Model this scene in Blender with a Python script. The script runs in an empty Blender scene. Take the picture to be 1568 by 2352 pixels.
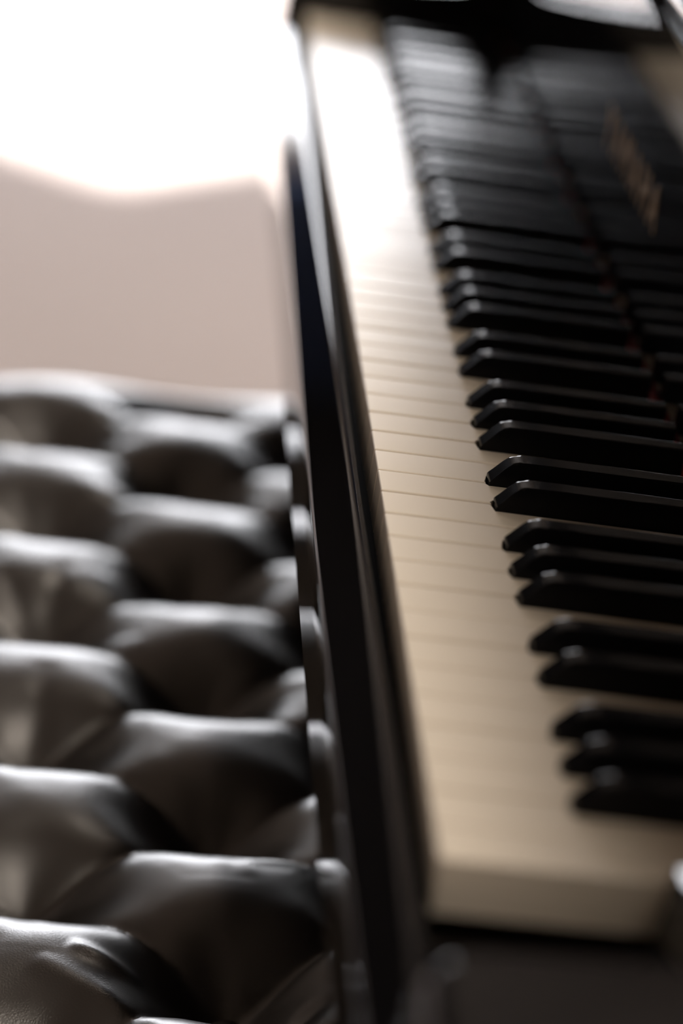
import bpy, bmesh, math, random
from mathutils import Vector, Matrix, noise
random.seed(7)
scene = bpy.context.scene
col = scene.collection

# ------------------------------------------------------------------ frame of reference
# keyboard millimetres: X runs along the keyboard away from the camera, y into the piano, z above the key tops
KEY_H = 720.0
def P(X, y, z):
    return Vector((y / 1000.0, X / 1000.0, (z + KEY_H) / 1000.0))

# ------------------------------------------------------------------ camera
cam_data = bpy.data.cameras.new('camera')
cam = bpy.data.objects.new('camera', cam_data)
col.objects.link(cam)
cam.location = P(-726.33, -134.69, 429.09)
cam.rotation_mode = 'XYZ'
cam.rotation_euler = (1.16368873, -0.15334605, -0.0493172)
cam_data.sensor_fit = 'VERTICAL'
cam_data.sensor_width = 24.0
cam_data.sensor_height = 36.0
cam_data.lens = 5950.75 / 2352.0 * 36.0
cam_data.clip_start = 0.02
cam_data.clip_end = 100
cam_data.dof.use_dof = True
cam_data.dof.focus_distance = 1.149
cam_data.dof.aperture_fstop = 2.85
scene.camera = cam

# ------------------------------------------------------------------ world, sun, exposure
SKY = 4.6
SUN = 9.0
world = bpy.data.worlds.new('sky')
scene.world = world
world.use_nodes = True
bg = world.node_tree.nodes['Background']
bg.inputs['Color'].default_value = (0.95, 0.955, 1.0, 1)
bg.inputs['Strength'].default_value = SKY

sun_data = bpy.data.lights.new('sun', 'SUN')
sun_data.energy = SUN
sun_data.angle = math.radians(1.2)
sun_data.color = (1.0, 0.95, 0.88)
sun = bpy.data.objects.new('sun', sun_data)
col.objects.link(sun)
SUN_EL = math.radians(42.0)
to_sun = Vector((0.19 * math.cos(SUN_EL), 0.98 * math.cos(SUN_EL), math.sin(SUN_EL)))
sun.rotation_euler = to_sun.to_track_quat('Z', 'Y').to_euler()

# the room is turned against the piano: left, right, back, window wall, ceiling; then the window opening
ROT = math.radians(-33.2)
RW = Matrix.Rotation(ROT, 4, 'Z')
U0, U1, V0, V1, H = -7.0, 3.2, -3.2, 5.28, 3.05
WU0, WU1, WZ0, WZ1 = -5.7, -1.9, 0.08, 2.78
# daylight portal in the window opening and two added warm lights that brighten the keys
portal_d = bpy.data.lights.new('window_daylight', 'AREA')
portal_d.shape = 'RECTANGLE'; portal_d.size = WU1 - WU0; portal_d.size_y = WZ1 - WZ0
portal_d.cycles.is_portal = True
portal = bpy.data.objects.new('window_daylight', portal_d)
col.objects.link(portal)
portal.matrix_world = RW @ Matrix.Translation(((WU0 + WU1) / 2, V1 + .09, (WZ0 + WZ1) / 2)) @ Matrix.Rotation(math.radians(-90), 4, 'X')

for k, (ly, watts) in enumerate(((-.45, 42.0), (1.35, 42.0))):
    fill_d = bpy.data.lights.new('key_fill_light', 'AREA')
    fill_d.shape = 'DISK'; fill_d.size = 2.0; fill_d.energy = watts; fill_d.color = (1.0, .87, .74)
    fill = bpy.data.objects.new('key_fill_light', fill_d); col.objects.link(fill)
    fill.location = (1.2, ly, 2.95)
    fill.rotation_euler = (fill.location - P(350 + 500 * k, 0, 0)).to_track_quat('Z', 'Y').to_euler()

vs = scene.view_settings
vs.view_transform = 'Standard'
vs.look = 'None'
vs.gamma = 1.0
vs.exposure = 1.2
vs.use_curve_mapping = False
scene.display_settings.display_device = 'sRGB'
cyc = scene.cycles
cyc.use_denoising = True
cyc.max_bounces = 10
cyc.diffuse_bounces = 6
cyc.glossy_bounces = 6
cyc.transparent_max_bounces = 8
cyc.sample_clamp_indirect = 8.0
cyc.caustics_reflective = False
cyc.caustics_refractive = False
cyc.blur_glossy = 0.5

# ------------------------------------------------------------------ materials
def mat(name, color, rough=0.5, ior=1.5, metal=0.0, bump=None, vary=None, sheen=0.0, coat=0.0, spec=0.5):
    m = bpy.data.materials.new(name)
    m.use_nodes = True
    nt = m.node_tree
    b = nt.nodes['Principled BSDF']
    b.inputs['Base Color'].default_value = (*color, 1)
    b.inputs['Roughness'].default_value = rough
    b.inputs['IOR'].default_value = ior
    b.inputs['Metallic'].default_value = metal
    b.inputs['Sheen Weight'].default_value = sheen
    b.inputs['Coat Weight'].default_value = coat
    b.inputs['Specular IOR Level'].default_value = spec
    tc = nt.nodes.new('ShaderNodeTexCoord')
    if vary:
        scale, amt = vary
        n = nt.nodes.new('ShaderNodeTexNoise'); n.inputs['Scale'].default_value = scale; n.inputs['Detail'].default_value = 5
        mr = nt.nodes.new('ShaderNodeMapRange'); mr.inputs['To Min'].default_value = 1 - amt; mr.inputs['To Max'].default_value = 1 + amt
        mx = nt.nodes.new('ShaderNodeVectorMath'); mx.operation = 'SCALE'
        mx.inputs[0].default_value = color
        nt.links.new(tc.outputs['Object'], n.inputs['Vector'])
        nt.links.new(n.outputs['Fac'], mr.inputs['Value'])
        nt.links.new(mr.outputs['Result'], mx.inputs['Scale'])
        nt.links.new(mx.outputs['Vector'], b.inputs['Base Color'])
    if bump:
        kind, scale, strength, dist = bump
        if kind == 'voronoi':
            n = nt.nodes.new('ShaderNodeTexVoronoi'); n.feature = 'DISTANCE_TO_EDGE'; out = 'Distance'
            n.inputs['Scale'].default_value = scale
        else:
            n = nt.nodes.new('ShaderNodeTexNoise'); n.inputs['Detail'].default_value = 6; out = 'Fac'
            n.inputs['Scale'].default_value = scale
        bp = nt.nodes.new('ShaderNodeBump')
        bp.inputs['Strength'].default_value = strength
        bp.inputs['Distance'].default_value = dist
        nt.links.new(tc.outputs['Object'], n.inputs['Vector'])
        nt.links.new(n.outputs[out], bp.inputs['Height'])
        nt.links.new(bp.outputs['Normal'], b.inputs['Normal'])
    return m

M_LACQUER = mat('black_piano_lacquer', (0.006, 0.006, 0.007), 0.035, 1.5, vary=(30, .2))
M_IVORY = mat('ivory_white_key', (0.80, 0.735, 0.63), 0.21, 1.52, vary=(12, .015))
M_EBONY = mat('black_key', (0.006, 0.006, 0.007), 0.13, 1.22, vary=(200, .3))
M_FELT = mat('red_felt', (0.30, 0.02, 0.015), 0.95, 1.4, bump=('noise', 900, .6, .0005))
M_BLACKFELT = mat('dark_wood_inside', (0.02, 0.015, 0.012), 0.8)
M_LEATHER = mat('black_leather', (0.011, 0.0102, 0.010), 0.33, 2.3, bump=('voronoi', 620, .22, .0004))
M_GOLD = mat('gold_leaf', (0.25, 0.15, 0.06), 0.5, 1.5, metal=1.0)
M_BRASS = mat('polished_brass', (0.83, 0.62, 0.28), 0.15, 1.5, metal=1.0)
M_WALL = mat('beige_wall_paint', (0.60, 0.53, 0.45), 0.85, 1.4, bump=('noise', 60, .1, .001), vary=(3, .03))
M_CEIL = mat('dark_ceiling_paint', (0.18, 0.15, 0.12), 0.9, 1.4, vary=(3, .02))  # unseen ceiling, coloured dark so the lacquer reflects less of it
M_FLOOR = mat('beige_carpet', (0.565, 0.50, 0.49), 0.95, 1.3, bump=('noise', 500, .5, .003), vary=(1.2, .08))
M_TRIM = mat('white_trim_paint', (0.75, 0.73, 0.70), 0.4, 1.45, vary=(5, .02))
M_PANEL = mat('dark_wall_panelling', (0.012, 0.010, 0.009), 0.9, 1.3, vary=(4, .2), spec=0.1)
M_CURTAIN = mat('dark_curtain_cloth', (0.020, 0.034, 0.075), 0.9, 1.4, bump=('noise', 300, .4, .001))

def glass_mat():
    m = bpy.data.materials.new('window_glass'); m.use_nodes = True
    nt = m.node_tree; nt.nodes.remove(nt.nodes['Principled BSDF'])
    tr = nt.nodes.new('ShaderNodeBsdfTransparent'); gl = nt.nodes.new('ShaderNodeBsdfGlossy'); gl.inputs['Roughness'].default_value = .02
    mx = nt.nodes.new('ShaderNodeMixShader'); mx.inputs['Fac'].default_value = .05
    nt.links.new(tr.outputs[0], mx.inputs[1]); nt.links.new(gl.outputs[0], mx.inputs[2])
    nt.links.new(mx.outputs[0], nt.nodes['Material Output'].inputs['Surface'])
    return m
M_GLASS = glass_mat()

# ------------------------------------------------------------------ helpers
def weighted(o):
    w = o.modifiers.new('weighted', 'WEIGHTED_NORMAL')
    w.keep_sharp = True; w.weight = 100

def link(name, bm, material, parent=None, smooth=True, angle=35, wn=False):
    me = bpy.data.meshes.new(name)
    bmesh.ops.recalc_face_normals(bm, faces=bm.faces[:])
    bm.to_mesh(me); bm.free()
    me.materials.append(material)
    if smooth:
        me.shade_smooth()
        me.set_sharp_from_angle(angle=math.radians(angle))
    o = bpy.data.objects.new(name, me)
    col.objects.link(o)
    if parent: o.parent = parent
    if wn: weighted(o)
    return o

def empty(name, label, cat, loc=(0, 0, 0), rz=0):
    o = bpy.data.objects.new(name, None)
    col.objects.link(o)
    o.location = loc; o.rotation_euler.z = rz
    o['label'] = label; o['category'] = cat
    return o

def box_bm(x0, x1, y0, y1, z0, z1, bevel=0.0, seg=3, bm=None):
    new = bm is None
    if new: bm = bmesh.new()
    vs_ = [bm.verts.new((x, y, z)) for x in (x0, x1) for y in (y0, y1) for z in (z0, z1)]
    idx = [(0, 1, 3, 2), (4, 6, 7, 5), (0, 4, 5, 1), (2, 3, 7, 6), (0, 2, 6, 4), (1, 5, 7, 3)]
    fs = [bm.faces.new([vs_[i] for i in f]) for f in idx]
    if bevel:
        es = list({e for f in fs for e in f.edges})
        bmesh.ops.bevel(bm, geom=es, offset=bevel, segments=seg, profile=.5, affect='EDGES')
    return bm

def kbox(X0, X1, y0, y1, z0, z1, bevel=0.0, seg=3, bm=None):   # keyboard millimetres
    a = P(X0, y0, z0); b = P(X1, y1, z1)
    return box_bm(a.x, b.x, a.y, b.y, a.z, b.z, bevel / 1000, seg, bm)

def prism_X(profile, X0, X1, bevel=0.0, seg=2):
    """profile of (y, z) pairs swept along the keyboard"""
    bm = bmesh.new()
    a = [bm.verts.new(P(X0, y, z)) for y, z in profile]
    b = [bm.verts.new(P(X1, y, z)) for y, z in profile]
    n = len(profile)
    f0 = bm.faces.new(a); f1 = bm.faces.new(b[::-1])
    for i in range(n):
        bm.faces.new((a[i], b[i], b[(i + 1) % n], a[(i + 1) % n]))
    if bevel:
        bmesh.ops.bevel(bm, geom=list(f0.edges) + list(f1.edges), offset=bevel / 1000, segments=seg, profile=.5, affect='EDGES')
    return bm

def prism_z(outline, z0, z1, bevel=0.0, seg=3, topz=None):
    """outline of (X, y) pairs extruded upward"""
    bm = bmesh.new()
    a = [bm.verts.new(P(X, y, z0)) for X, y in outline]
    b = [bm.verts.new(P(X, y, z1)) for X, y in outline]
    n = len(outline)
    bm.faces.new(a); f1 = bm.faces.new(b[::-1])
    for i in range(n):
        bm.faces.new((a[i], b[i], b[(i + 1) % n], a[(i + 1) % n]))
    if bevel:
        bmesh.ops.bevel(bm, geom=list(f1.edges), offset=bevel / 1000, segments=seg, profile=.5, affect='EDGES')
    return bm

def arc(cy, cz, r, a0, a1, n):
    return [(cy + r * math.cos(math.radians(a0 + (a1 - a0) * i / n)), cz + r * math.sin(math.radians(a0 + (a1 - a0) * i / n))) for i in range(n + 1)]

def bez(p0, p1, p2, p3, n):
    out = []
    for i in range(n + 1):
        t = i / n; s = 1 - t
        out.append(tuple(s**3 * a + 3 * s * s * t * b + 3 * s * t * t * c + t**3 * d for a, b, c, d in zip(p0, p1, p2, p3)))
    return out

# ------------------------------------------------------------------ the room (turned against the piano)
def struct(name, bm, m):
    bm.transform(RW)
    o = link(name, bm, m, smooth=False)
    o['kind'] = 'structure'
    return o
struct('floor', box_bm(U0 - .1, U1 + .1, V0 - .1, V1 + .1, -.1, 0), M_FLOOR)
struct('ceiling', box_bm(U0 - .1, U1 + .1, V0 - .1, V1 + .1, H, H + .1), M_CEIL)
struct('wall_left', box_bm(U0 - .1, U0, V0 - .1, V1 + .1, 0, H), M_PANEL)
struct('wall_right', box_bm(U1, U1 + .1, V0 - .1, V1 + .1, 0, H), M_WALL)
struct('wall_back', box_bm(U0, U1, V0 - .1, V0, 0, H), M_WALL)
bm = box_bm(U0, WU0, V1, V1 + .1, 0, H)
box_bm(WU1, U1, V1, V1 + .1, 0, H, bm=bm)
box_bm(WU0, WU1, V1, V1 + .1, WZ1, H, bm=bm)
box_bm(WU0, WU1, V1, V1 + .1, 0, WZ0, bm=bm)
struct('wall_front', bm, M_WALL)
bm = bmesh.new()
fw = .035
box_bm(WU0, WU0 + fw, V1 + .02, V1 + .08, WZ0, WZ1, bm=bm)
box_bm(WU1 - fw, WU1, V1 + .02, V1 + .08, WZ0, WZ1, bm=bm)
box_bm(WU0, WU1, V1 + .02, V1 + .08, WZ0, WZ0 + fw, bm=bm)
box_bm(WU0, WU1, V1 + .02, V1 + .08, WZ1 - fw, WZ1, bm=bm)
window = struct('window_1', bm, M_TRIM)
bm = box_bm(WU0 + fw, WU1 - fw, V1 + .048, V1 + .052, WZ0 + fw, WZ1 - fw)
bm.transform(RW)
link('pane', bm, M_GLASS, window, smooth=False)
struct('baseboard_right', box_bm(U1 - .015, U1, V0, V1, 0, .1), M_TRIM)
struct('baseboard_front', box_bm(WU1, U1 - .015, V1 - .015, V1, 0, .08), M_TRIM)

def drape(name, u0, u1, hem, label, zlo=0.02, zhi=2.8):
    # pleated cloth hanging just inside the window wall; hem(z, side) gives its edge at height z
    bm = bmesh.new(); nu, nz = 160, 40; g = []
    for i in range(nz + 1):
        z = zlo + (zhi - zlo) * i / nz
        a, b = hem(z)
        row = []
        for j in range(nu + 1):
            f = j / nu
            row.append(bm.verts.new(RW @ Vector((a + (b - a) * f, V1 - .12 + .035 * math.sin(f * 2 * math.pi * 15 + .4 * math.sin(z * 2)), z))))
        g.append(row)
    for i in range(nz):
        for j in range(nu): bm.faces.new((g[i][j], g[i][j + 1], g[i + 1][j + 1], g[i + 1][j]))
    o = link(name, bm, M_CURTAIN)
    sol = o.modifiers.new('thickness', 'SOLIDIFY'); sol.thickness = .003
    o['label'] = label; o['category'] = 'curtain'
    return o
def hem_right(z):
    f = min(max((2.70 - z) / 1.4, 0), 1)
    return (-2.97 + .90 * f - (.12 * (1.2 - z) if z < 1.2 else 0), .2)
def hem_left(z):
    f = min(max((2.78 - z) / 1.3, 0), 1)
    return (U0 + .05, -3.95 - 1.75 * f ** 2.6)
drape('curtain', 0, 0, hem_right, 'dark blue tied-back curtain mirrored at the far end of the fallboard', zhi=2.8)
drape('curtain', 0, 0, hem_left, 'unseen dark blue curtain added to dim reflections of the window', zhi=2.8)  # added out of view; darkens what the black keys and slip reflect

# ------------------------------------------------------------------ the piano
piano = empty('grand_piano', 'glossy black piano with open keyboard, white and black keys, seen along its key slip', 'piano', P(611, 300, -KEY_H))
PINV = Matrix.Translation(-Vector(piano.location))
def part(name, bm, m, parent=None, **kw):
    if parent is None:
        bm.transform(PINV)
        return link(name, bm, m, piano, **kw)
    bm.transform(PINV)
    return link(name, bm, m, parent, **kw)

W = 23.5
KEY_BACK = 144.6
LETTER = 'BAGFEDC'
def note(i): return 'Z' if i == 0 else LETTER[(i - 1) % 7]      # Z = the top C
# black keys: between white i (nearer) and i+1
OFF = {('B', 'A'): -2.8, ('A', 'G'): 0.0, ('G', 'F'): 2.8, ('E', 'D'): -2.3, ('D', 'C'): 2.3}
black_centres = {}
for i in range(51):
    k = (note(i), note(i + 1))
    if k in OFF: black_centres[i] = W * (i + 1) + OFF[k]
GAP = 0.55
def white_outline(i):
    x0, x1 = W * i + GAP, W * (i + 1) - GAP
    near = black_centres.get(i - 1); far = black_centres.get(i)
    pts = [(x0, 0)]
    a0 = near + 6.6 if near else x0
    a1 = far - 6.6 if far else x1
    if near: pts += [(x0, 49.0), (a0, 49.0)]
    pts += [(a0, KEY_BACK), (a1, KEY_BACK)]
    if far: pts += [(a1, 49.0), (x1, 49.0)]
    pts += [(x1, 0)]
    return pts
meshes = {}
def white_key(i):
    key = note(i) if 0 < i < 51 else i
    base = W * i
    if key not in meshes:
        bm = prism_z([(X - base, y) for X, y in white_outline(i)], -21, 0)
        # rounded top rim, a little fuller at the front
        top = [f for f in bm.faces if all(v.co.z > (KEY_H - .01) / 1000 for v in f.verts)][0]
        es = list(top.edges)
        es += [e for e in bm.edges if e not in es and abs(e.verts[0].co.z - e.verts[1].co.z) > .01 and abs(e.verts[0].co.x) < 1e-5]
        bmesh.ops.bevel(bm, geom=es, offset=.0008, segments=3, profile=.5, affect='EDGES')
        bm.transform(PINV)
        o = link('white_key', bm, M_IVORY, piano, wn=True, angle=60)
        meshes[key] = o.data
    else:
        o = bpy.data.objects.new('white_key', meshes[key]); col.objects.link(o); o.parent = piano; weighted(o)
    # the keys of a played instrument never sit perfectly level
    o.location = (0, base / 1000, random.uniform(-.00012, .00012))
    return o
for i in range(52): white_key(i)

def black_mesh():
    prof = [(50.0, -4.0), (50.0, 1.6), (50.6, 2.3)]
    prof += bez((50.9, 2.6), (55.0, 7.2), (57.2, 10.4), (60.5, 11.6), 8)[1:]
    prof += bez((60.5, 11.6), (62.5, 12.2), (64.5, 12.3), (68.0, 12.3), 4)[1:]
    prof += [(100, 12.2), (144.6, 12.0), (144.6, -4.0)]
    bm = bmesh.new()
    def half(z, y):
        w = 5.45 - 0.95 * max(0, z) / 12.0
        if y < 51.5: w += .12
        return w
    a = [bm.verts.new(P(-half(z, y), y, z)) for y, z in prof]
    b = [bm.verts.new(P(half(z, y), y, z)) for y, z in prof]
    n = len(prof)
    f0 = bm.faces.new(a); f1 = bm.faces.new(b[::-1])
    for i in range(n): bm.faces.new((a[i], b[i], b[(i + 1) % n], a[(i + 1) % n]))
    es = [e for e in list(f0.edges) + list(f1.edges) if min(v.co.z for v in e.verts) > (KEY_H + 2) / 1000]
    bmesh.ops.bevel(bm, geom=es, offset=.0011, segments=4, profile=.5, affect='EDGES')
    bm.transform(PINV)
    return bm
bk0 = None
for i, c in black_centres.items():
    if bk0 is None:
        o = bk0 = link('black_key', black_mesh(), M_EBONY, piano, angle=60, wn=True)
    else:
        o = bpy.data.objects.new('black_key', bk0.data); col.objects.link(o); o.parent = piano; weighted(o)
    o.location = (random.uniform(-.0002, .0002), c / 1000, random.uniform(-.0001, .0001))

# key slip: rounded top, upright glossy front
slip = [(-6.2, -70), (-6.2, -10.4), (-6.8, -9.8), (-10.9, -9.7)]
slip += bez((-10.9, -9.7), (-11.9, -9.8), (-12.5, -11.0), (-13.2, -12.0), 6)[1:]
slip += bez((-13.2, -12.0), (-16.0, -16.0), (-21.5, -23.4), (-23.6, -26.2), 6)[1:]
slip += bez((-23.6, -26.2), (-24.7, -27.6), (-25.0, -28.5), (-25.0, -31.0), 6)[1:]
slip += [(-25.0, -69.5), (-24, -71), (-8, -71)]
part('key_slip', prism_X(slip, -94.5, 1225), M_LACQUER, angle=50)
part('keybed', kbox(-94.5, 1225, -5.8, 150, -70, -36, 1), M_BLACKFELT)
part('red_felt_strip', kbox(-1, 1223, 145.0, 147.9, -22, 1.6, .4), M_FELT)
# cheek blocks beside the keys
for X0, X1 in ((-94.5, -2.2),):
    prof = [(-5.4, -36), (-5.4, -33), (74, -32), (77, 6), (79, 8)] + [(147, 9.0), (147, -36)]
    part('cheek_block', prism_X(prof, X0, X1, 1.0), M_LACQUER, angle=50)
# arms
def arm_profile():
    p = [(-18, -71), (-18, -4)]
    p += bez((-18, 4), (-18, 18), (-12, 24), (0, 26), 10)[1:]
    p += [(60, 29.5), (114, 33)]
    p += bez((114, 33), (146, 37), (148, 110), (166, 150), 12)[1:]
    p += bez((166, 150), (174, 166), (190, 172), (215, 172), 8)[1:]
    p += [(420, 172), (420, -200), (200, -200), (120, -71)]
    return p
for X0, X1 in ((-145, -95), (1225.5, 1275)):
    part('arm', prism_X(arm_profile(), X0, X1, 2.0, 3), M_LACQUER, angle=50)
# fallboard with rolled top lip
fb = [(148.0, -5), (149, 150)]
fb += bez((149, 150), (149, 162), (143, 168), (137, 173), 8)[1:]
fb += bez((137, 173), (131, 181), (137, 190), (148, 190), 8)[1:]
fb += [(162, 188), (167, 180), (167, -5)]
fall = part('fallboard', prism_X(fb, -94, 1225), M_LACQUER, angle=50)
# gold lettering on the fallboard, read from the bench
cu = bpy.data.curves.new('lettering', 'FONT')
cu.body = 'YAMAHA'
cu.size = .032; cu.extrude = .0002; cu.offset = .0004; cu.space_character = 1.55
cu.align_x = 'CENTER'
tmp = bpy.data.objects.new('tmp', cu)
col.objects.link(tmp)
dg = bpy.context.evaluated_depsgraph_get()
me = bpy.data.meshes.new_from_object(tmp.evaluated_get(dg))
bpy.data.objects.remove(tmp)
me.materials.clear(); me.materials.append(M_GOLD)
let = bpy.data.objects.new('lettering', me); col.objects.link(let)
let.parent = fall
let['label'] = 'gold lettering'
p = P(636, 148.2, 60) - Vector(piano.location)
let.matrix_basis = Matrix.Translation(p) @ Matrix(((0, 0, -1, 0), (-1, 0, 0, 0), (0, 1, 0, 0), (0, 0, 0, 1)))
# the body behind
body = [(1255, 300), (1255, 1450)] + bez((1255, 1450), (1255, 1640), (1000, 1680), (880, 1560), 12)[1:] + bez((880, 1560), (700, 1300), (520, 900), (200, 800), 12)[1:] + bez((200, 800), (40, 740), (-120, 640), (-120, 500), 8)[1:] + [(-120, 300)]
part('body_rim', prism_z(body, -200, 165), M_LACQUER, angle=50)
lid = [(1290, 168), (1290, 1460)] + bez((1290, 1460), (1290, 1690), (1010, 1730), (860, 1590), 12)[1:] + bez((860, 1590), (680, 1330), (500, 935), (190, 830), 12)[1:] + bez((190, 830), (0, 770), (-158, 660), (-158, 500), 8)[1:] + [(-158, 168)]
part('lid', prism_z(lid, 190.5, 208, 4, 3), M_LACQUER, angle=50)
part('key_block_rail', kbox(-94, 1225, 168, 300, -60, 164), M_BLACKFELT)
for X, y in ((-40, 330), (1262, 330), (1000, 1400)):
    bm = bmesh.new()
    bmesh.ops.create_cone(bm, cap_ends=True, segments=24, radius1=.038, radius2=.06, depth=.47, matrix=Matrix.Translation(P(X, y, -KEY_H + 50 + 235)))
    leg = part('leg', bm, M_LACQUER)
    bm = bmesh.new()
    bmesh.ops.create_cone(bm, cap_ends=True, segments=20, radius1=.03, radius2=.034, depth=.05, matrix=Matrix.Translation(P(X, y, -KEY_H + 25)))
    part('caster', bm, M_BRASS, leg)
bm = kbox(520, 545, 320, 345, -600, -200, 3); kbox(675, 700, 320, 345, -600, -200, 3, bm=bm); kbox(500, 720, 300, 365, -640, -600, 4, bm=bm)
lyre = part('pedal_lyre', bm, M_LACQUER)
for X in (550, 610, 670):
    part('pedal', kbox(X - 13, X + 13, 200, 300, -648, -641.5, 2), M_BRASS, lyre)

# ------------------------------------------------------------------ the bench
B_ROT = math.radians(2.4)
bench = empty('piano_bench', 'black leather piano bench with deep diamond button tufting beside the keyboard', 'bench', P(408, -38, -KEY_H), B_ROT)
# local: x = into the piano (t), y = along the keyboard (s), z up, millimetres /1000
S0, S1, T0, T1 = -310.0, 618.0, -325.0, 135.0
PS, PT = 140.0, 190.0
TOP = KEY_H - 224.0
FOLDS = [(-133, -76, -144, -43, 2.6, 5), (-180, 7, -143, 44, -2.4, 5), (-148, -92, -180, -36, 2.2, 7), (165, -53, 133, -34, 2.0, 5), (-38, 39, -49, 8, 1.6, 5)]
def seg_ridge(s, t, a, b, c, d, amp, w):
    vx, vy = c - a, d - b
    L2 = vx * vx + vy * vy
    q = min(max(((s - a) * vx + (t - b) * vy) / L2, 0), 1)
    dd = math.hypot(s - a - vx * q, t - b - vy * q)
    return amp * math.exp(-(dd / w) ** 2) * (4 * q * (1 - q)) ** .5
PUCKERS = {}
def puckers(bs, bt):
    key = (round(bs), round(bt))
    if key not in PUCKERS:
        rnd = random.Random(key[0] * 131 + key[1] * 17)
        PUCKERS[key] = [(rnd.uniform(0, 2 * math.pi), rnd.uniform(48, 80), rnd.uniform(-1.5, 1.0), rnd.uniform(4, 7)) for _ in range(5)]
    return PUCKERS[key]
def tuft(s, t):
    cs = min(max(s, -1.5 * PS), 4 * PS); ct = min(max(t, -1.5 * PT), .5 * PT)
    a = cs / PS + ct / PT; b = cs / PS - ct / PT
    fa = abs(math.sin(math.pi * a)); fb = abs(math.sin(math.pi * b))
    k = 1 - (1 - fa * fa) * (1 - fb * fb)
    h = 26.0 * (k + 1e-5) ** .75 + 13.0 * (fa * fb + 1e-5) ** .7
    # pleats that fan out from the nearest button
    best = None
    m0 = round(cs / PS * 2)
    for m in (m0 - 1, m0, m0 + 1):
        off = 0 if m % 2 == 0 else PT / 2
        n = round((ct - off) / PT)
        bs, bt = m * PS / 2, n * PT + off
        d = math.hypot(s - bs, t - bt)
        if best is None or d < best[0]: best = (d, bs, bt, m * 7 + n * 3)
    d, bs, bt, ph = best
    th = math.atan2(t - bt, s - bs)
    h += .35 * math.cos(5 * th + ph) * math.exp(-((d - 24) / 17) ** 2)
    h += 0.35 * math.cos(3 * th + ph * 1.7) * math.exp(-((d - 45) / 22) ** 2)
    for an, ln, amp, w in puckers(bs, bt):
        ca, sa = math.cos(an), math.sin(an)
        h += seg_ridge(s, t, bs + 14 * ca, bt + 14 * sa, bs + ln * ca, bt + ln * sa, amp, w)
    for f in FOLDS: h += seg_ridge(s, t, *f)
    v = Vector((s / 60, t / 60, 3.1))
    h += 2.6 * noise.noise(v) + .5 * noise.noise(v * 2.7) + 4.5 * k * noise.noise(v * .45 + Vector((0, 0, 9)))
    return h
def far_edge(t):
    q = min(max(-t - 10, 0) / 200, 1.4)
    return S1 - 42 * q * q * (1.6 - .6 * q) / 1.0
def height(s, t):
    h = tuft(s, t)
    ds = min(s - S0, far_edge(t) - s); dt = min(t - T0, T1 - t)
    def edge(d, r=46.0):
        if d >= r: return 0.0
        q = 1 - d / r
        return 1 - math.sqrt(max(0, 1 - q * q))
    e = edge(ds) + edge(dt)
    calm = min(1, max(0, min(ds, dt)) / 34)
    far = min(1, max(0, far_edge(t) - s - 6) / 60)
    calm = min(calm, far * far * (3 - 2 * far))
    base = 38.0
    return (h * calm + base * (1 - calm) * .92) - base - 42 * min(e, 1.0)
bm = bmesh.new()
step = 2.2
ns = int((S1 - S0) / step); nt_ = int((T1 - T0) / step)
grid = []
for i in range(ns + 1):
    s = S0 + (S1 - S0) * i / ns
    row = []
    for j in range(nt_ + 1):
        t = T0 + (T1 - T0) * j / nt_
        se = S0 + (far_edge(t) - S0) * i / ns
        row.append(bm.verts.new((t / 1000, se / 1000, (TOP + height(se, t)) / 1000)))
    grid.append(row)
for i in range(ns):
    for j in range(nt_):
        bm.faces.new((grid[i][j], grid[i][j + 1], grid[i + 1][j + 1], grid[i + 1][j]))
rim = [grid[0][j] for j in range(nt_ + 1)] + [grid[i][nt_] for i in range(1, ns + 1)] + [grid[ns][j] for j in range(nt_ - 1, -1, -1)] + [grid[i][0] for i in range(ns - 1, 0, -1)]
low = [bm.verts.new((v.co.x, v.co.y, (TOP - 92) / 1000)) for v in rim]
n = len(rim)
for i in range(n):
    bm.faces.new((rim[i], low[i], low[(i + 1) % n], rim[(i + 1) % n]))
bm.faces.new(low)
cushion = link('cushion', bm, M_LEATHER, bench, angle=80)
b0 = None
for m in range(-3, 9):
    off = 0 if m % 2 == 0 else PT / 2
    for n in range(-3, 3):
        s, t = m * PS / 2, n * PT + off
        if not (S0 + 30 < s < S1 - 30 and T0 + 30 < t < T1 - 30): continue
        if b0 is None:
            bm = bmesh.new()
            bmesh.ops.create_uvsphere(bm, u_segments=20, v_segments=12, radius=.009)
            for v in bm.verts: v.co.z *= .45
            o = b0 = link('button', bm, M_LEATHER, cushion)
        else:
            o = bpy.data.objects.new('button', b0.data); col.objects.link(o); o.parent = cushion
        o.location = (t / 1000, s / 1000, (TOP - 38.0) / 1000)
bf = link('bench_frame', box_bm((T0 + 4) / 1000, (T1 - 4) / 1000, (S0 + 4) / 1000, (S1 - 4) / 1000, (TOP - 150) / 1000, (TOP - 92.5) / 1000, .003), M_LACQUER, bench)
for s in (S0 + 35, S1 - 35):
    for t in (T0 + 35, T1 - 35):
        bm = bmesh.new()
        h = (TOP - 150.5) / 1000
        bmesh.ops.create_cone(bm, cap_ends=True, segments=4, radius1=.022, radius2=.032, depth=h, matrix=Matrix.Translation((t / 1000, s / 1000, h / 2)) @ Matrix.Rotation(math.pi / 4, 4, 'Z'))
        link('leg', bm, M_LACQUER, bench, angle=30)
